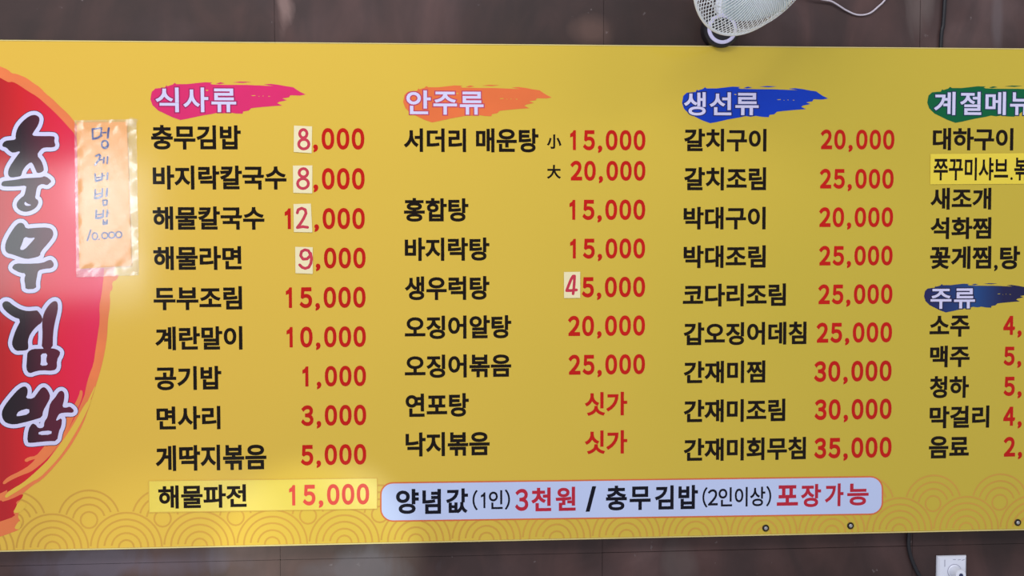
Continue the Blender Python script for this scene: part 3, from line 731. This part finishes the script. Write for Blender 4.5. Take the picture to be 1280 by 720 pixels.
# five syllables written down the sheet, then the price
H([(165, 90), (168, 188)], 1.0); H([(165, 92), (255, 80), (248, 150)], .9); H([(168, 190), (215, 180), (255, 155)], 1.1); H([(268, 128), (300, 125)], .8); H([(328, 82), (322, 130), (318, 178)], 1.1)
H(ell(290, 245, 33, 38), .9); H(ell(285, 240, 30, 34), .7)
H([(200, 360), (232, 345), (245, 360), (225, 405), (190, 450)], 1.0); H([(235, 400), (262, 395)], .8); H([(280, 375), (275, 430)], .9); H([(316, 368), (312, 435)], .9)
H([(190, 540), (198, 610)], 1.0); H([(262, 535), (258, 595)], 1.0); H([(195, 580), (258, 570)], .8); H([(200, 610), (255, 595)], 1.2); H([(316, 530), (312, 592)], 1.0); H([(262, 560), (285, 555)], .7)
s2 = 8.47
def H2(l, r=0.85): H(l, r, s2, 95, 225)
H2([(205, 105), (200, 195)], 1.0); H2([(280, 95), (275, 175)], 1.0); H2([(205, 155), (275, 140)], .8); H2([(200, 195), (240, 190), (275, 172)], 1.2); H2([(330, 92), (322, 170)], 1.1)
H2([(285, 215), (330, 215), (325, 262), (290, 268), (285, 215)], .9)
H2([(215, 320), (212, 405)], 1.0); H2([(290, 320), (285, 390)], 1.0); H2([(215, 370), (285, 360)], .8); H2([(212, 405), (250, 402), (285, 388)], 1.2); H2([(333, 320), (325, 388)], 1.0); H2([(325, 350), (348, 350)], .7)
H2([(290, 425), (288, 470), (328, 462), (330, 425)], .9); H2([(290, 448), (328, 445)], .8)
H2([(155, 530), (140, 580), (120, 640)], .9); H2(ell(200, 595, 28, 36), .8); H2([(243, 628), (246, 630)], .8)
for cx in (305, 378, 452): H2(ell(cx, 588 - (cx - 305) * .06, 32, 32), .8)
put(mesh('handwriting', flat_(*hw), M['bluepen'], label='blue marker handwriting'))

# ------------------------------------------------------------------ screws in the lower hem
for (x, y, lab) in ((957, 660, 'small screw with dark washer under the rounded notice, left one of the two there'), (1063, 657, 'small screw with dark washer under the right end of the rounded notice'), (1272, 653, 'small screw with dark washer at the far right of the lower banner edge')):
    p = at(x, y)
    t = thing('screw', lab, 'screw', (p.x, 0, p.z), 'screws along the lower banner edge')
    mesh('washer', lathe([(0.0084, -0.001), (0.0084, 0.0012), (0.0075, 0.002), (0.005, 0.0022)], (0, -0.0005, 0), (0, -1, 0), 24), M['washer'], t)
    mesh('screw_head', lathe([(0.0046, 0.0018), (0.0044, 0.0032), (0.003, 0.0046), (0.0008, 0.0050)], (0, -0.0005, 0), (0, -1, 0), 20), M['steel'], t)

# ------------------------------------------------------------------ wiring
def smooth_path(pts, n=8):
    out = []
    P = [pts[0]] + list(pts) + [pts[-1]]
    for i in range(1, len(P) - 2):
        a, b, c, d = (Vector(q) for q in P[i - 1:i + 3])
        for k in range(n):
            t = k / n
            out.append(0.5 * ((2 * b) + (c - a) * t + (2 * a - 5 * b + 4 * c - d) * t * t + (3 * b - a - 3 * c + d) * t ** 3))
    out.append(Vector(pts[-1])); return out
YC = 0.0175
cab = [at(1186, -70, YC), at(1181, 0, YC), at(1179, 30, YC), at(1176, 58, YC), at(1172, 200, YC), at(1165, 420, YC), at(1142, 600, YC), at(1136, 668, YC), at(1137, 690, YC), at(1145, 712, YC), at(1158, 734, YC), at(1178, 770, YC)]
mesh('black_cable', tube(smooth_path(cab), 0.0048, 10), M['dark'], smooth=True, label='black cable running down behind the banner towards the white wall plate', category='cable')

# ------------------------------------------------------------------ wall plate with knob
pl, pr, pt = at(1174.5, 720, 0.0).x, at(1211.5, 720, 0.0).x, at(1192, 695.5, 0.012).z
cx = (pl + pr) / 2; wv = (pr - pl) / 2
plate = thing('wall_plate', 'white plastic wall plate with a round knob below the banner', 'wall plate', (cx, WY, pt - 0.12))
def put2(o, par=None):
    o.parent = par or plate
    if par is None: o.location = -plate.location
    return o
def plate_mesh():
    V = []; z0, z1 = pt - 0.12, pt
    for (i, y) in ((0, WY), (0.0008, WY - 0.006), (0.005, WY - 0.011)):
        V += [Vector((cx - wv + i, y, z0 + i)), Vector((cx + wv - i, y, z0 + i)), Vector((cx + wv - i, y, z1 - i)), Vector((cx - wv + i, y, z1 - i))]
    Fc = [(8, 9, 10, 11), (3, 2, 1, 0)]
    for k in (0, 4):
        for i in range(4): Fc.append((k + i, k + (i + 1) % 4, k + 4 + (i + 1) % 4, k + 4 + i))
    return V, Fc
put2(mesh('cover', plate_mesh(), M['plastic']))
YP = WY - 0.011
kz = at(1193, 714, YP); kc = Vector((kz.x, YP, kz.z))
knob = put2(mesh('knob', lathe([(0.0165, 0), (0.0165, 0.001), (0.0145, 0.0025), (0.0135, 0.038), (0.0125, 0.041), (0.0062, 0.0415)], kc, (0, -1, 0), 36), M['plastic'], smooth=False))
mesh('knob_base_shade', lathe([(0.0178, -0.0002), (0.0178, 0.0006)], kc, (0, -1, 0), 36), M['plastic_grey'], knob)  # darker ring added to paint shade round the foot of the knob
mesh('knob_recess', lathe([(0.0052, 0.040), (0.0052, 0.0422), (0.003, 0.0426)], kc, (0, -1, 0), 20), M['plastic_hole'], knob)
tick = [stroke([(1192.5 + dx, 699.5 + abs(dx) * .08), (1195.5 + dx, 699.5)], 0.35, 0, Y=YP - 0.0002) for dx in (-1, 5, 10)]
tick.append(stroke([(1181, 700), (1181, 708)], 0.45, 0, Y=YP - 0.0002))
put2(mesh('scale_mark', join(*tick), M['plastic_grey']))

# ------------------------------------------------------------------ wall fan hanging in at the top
HC = at(953, -61, -0.30)
fa, fb = math.radians(38), math.radians(30)
ax = Vector((math.sin(fa) * math.cos(fb), -math.cos(fa) * math.cos(fb), -math.sin(fb)))
mc = at(903, 36, -0.02)
fan = thing('wall_fan', 'white wall fan with dense wire cage hanging over the top edge of the banner', 'fan', (mc.x, WY, mc.z))
def pf(o, par=None):
    o.parent = par or fan
    if par is None: o.location = -fan.location
    return o
u = ax.orthogonal().normalized(); w = ax.cross(u)
R = 0.195
def cage(side, nw, twist, depth):
    vf = []
    for i in range(nw):
        a0 = 2 * math.pi * i / nw; P = []
        for k in range(13):
            t = k / 12; r = 0.045 + (R - 0.045) * min(1, t * 1.06)
            h = side * depth * (1 - max(0, (r - 0.045) / (R - 0.045)) ** 3.2)
            a = a0 + twist * t
            P.append(HC + (u * math.cos(a) + w * math.sin(a)) * r + ax * h)
        vf.append(tube(P, 0.0011, 4))
    return join(*vf)
def circ(r, h, rad, n=72, m=6):
    return tube([HC + (u * math.cos(2 * math.pi * i / n) + w * math.sin(2 * math.pi * i / n)) * r + ax * h for i in range(n)], rad, m, closed=True)
dep = 0.062
fr = pf(mesh('front_guard', cage(1, 112, 0.3, dep), M['wire'], kind='stuff'))
bk = pf(mesh('back_guard', cage(-1, 84, -0.2, dep), M['wire'], kind='stuff'))
hh = lambda r: dep * (1 - ((r - 0.045) / (R - 0.045)) ** 3.2)
mesh('guard_ring', join(*[circ(r, hh(r) + 0.001, 0.0009) for r in (0.172,)]), M['wire'], fr, smooth=True)
mesh('guard_ring', join(*[circ(r, -hh(r) - 0.001, 0.0013) for r in (0.09, 0.15)]), M['wire'], bk, smooth=True)
pf(mesh('rim', circ(R + 0.001, 0, 0.0034, 96, 10), M['wire'], smooth=True))
pf(mesh('badge', lathe([(0.047, dep - 0.004), (0.047, dep + 0.002), (0.038, dep + 0.006), (0.01, dep + 0.008)], HC, ax, 40), M['plastic'], smooth=True))
pf(mesh('motor_housing', lathe([(0.055, -dep), (0.062, -dep - 0.01), (0.058, -dep - 0.06), (0.035, -dep - 0.085), (0.005, -dep - 0.088)], HC, ax, 40), M['plastic'], smooth=True))
pf(mesh('hub', lathe([(0.03, -0.03), (0.032, 0.02), (0.02, 0.034), (0.004, 0.036)], HC, ax, 32), M['blade'], smooth=True))
for b in range(3):
    V, Fc = [], []; a0 = 2 * math.pi * b / 3 + 0.85
    nr, na = 10, 12
    for j in range(nr + 1):
        r = 0.025 + 0.145 * j / nr
        half = (0.35 + 0.28 * math.sin(math.pi * min(1, j / nr * 0.9))) * (1 if j < nr else 0.85)
        for i in range(na + 1):
            s_ = -1 + 2 * i / na; a = a0 + s_ * half + 0.25 * j / nr
            h = s_ * half * r * 0.38
            V.append(HC + (u * math.cos(a) + w * math.sin(a)) * r + ax * (h + 0.003 * math.cos(s_ * 1.5)))
    for j in range(nr):
        for i in range(na):
            q = j * (na + 1) + i; Fc.append((q, q + 1, q + na + 2, q + na + 1))
    o = pf(mesh('blade', (V, Fc), M['blade'], smooth=True))
    sd = o.modifiers.new('thick', 'SOLIDIFY'); sd.thickness = 0.0018
# round mount at the wall and the arm up to the motor
mo = pf(mesh('wall_mount', lathe([(0.043, 0.0), (0.043, 0.036), (0.040, 0.040), (0.002, 0.040)], (mc.x, WY, mc.z), (0, -1, 0), 48), M['dark']))
mesh('mount_ring', lathe([(0.0355, 0.038), (0.0355, 0.0435), (0.034, 0.045), (0.0275, 0.045), (0.0265, 0.0435), (0.0265, 0.038)], (mc.x, WY, mc.z), (0, -1, 0), 48), M['white'], mo)
mesh('mount_cap', lathe([(0.0262, 0.038), (0.0262, 0.0452), (0.02, 0.0462), (0.002, 0.0464)], (mc.x, WY, mc.z), (0, -1, 0), 40), M['dark'], mo)
mot = HC - ax * (dep + 0.06)
pf(mesh('arm', tube(smooth_path([(mc.x, WY - 0.03, mc.z + 0.03), (mc.x, WY - 0.035, mc.z + 0.12), (mc.x + 0.01, WY - 0.06, mc.z + 0.2), tuple(mot - Vector((0, -.02, .04))), tuple(mot)]), 0.013, 12), M['plastic'], smooth=True))
cord = [at(1003, -60, -0.03), at(1008, -22, -0.02), at(1022, -3, 0.01), at(1040, 2, 0.016), at(1058, 13, 0.019), at(1072, 18.5, 0.02), at(1086, 17, 0.02), at(1097, 9, 0.02), at(1108, -3, 0.02), at(1120, -30, 0.02), at(1128, -60, 0.02)]
mesh('fan_cord', tube(smooth_path(cord), 0.0022, 8), M['cord'], smooth=True, label='thin pale electric cord sagging on the wall to the right of the fan', category='cord')
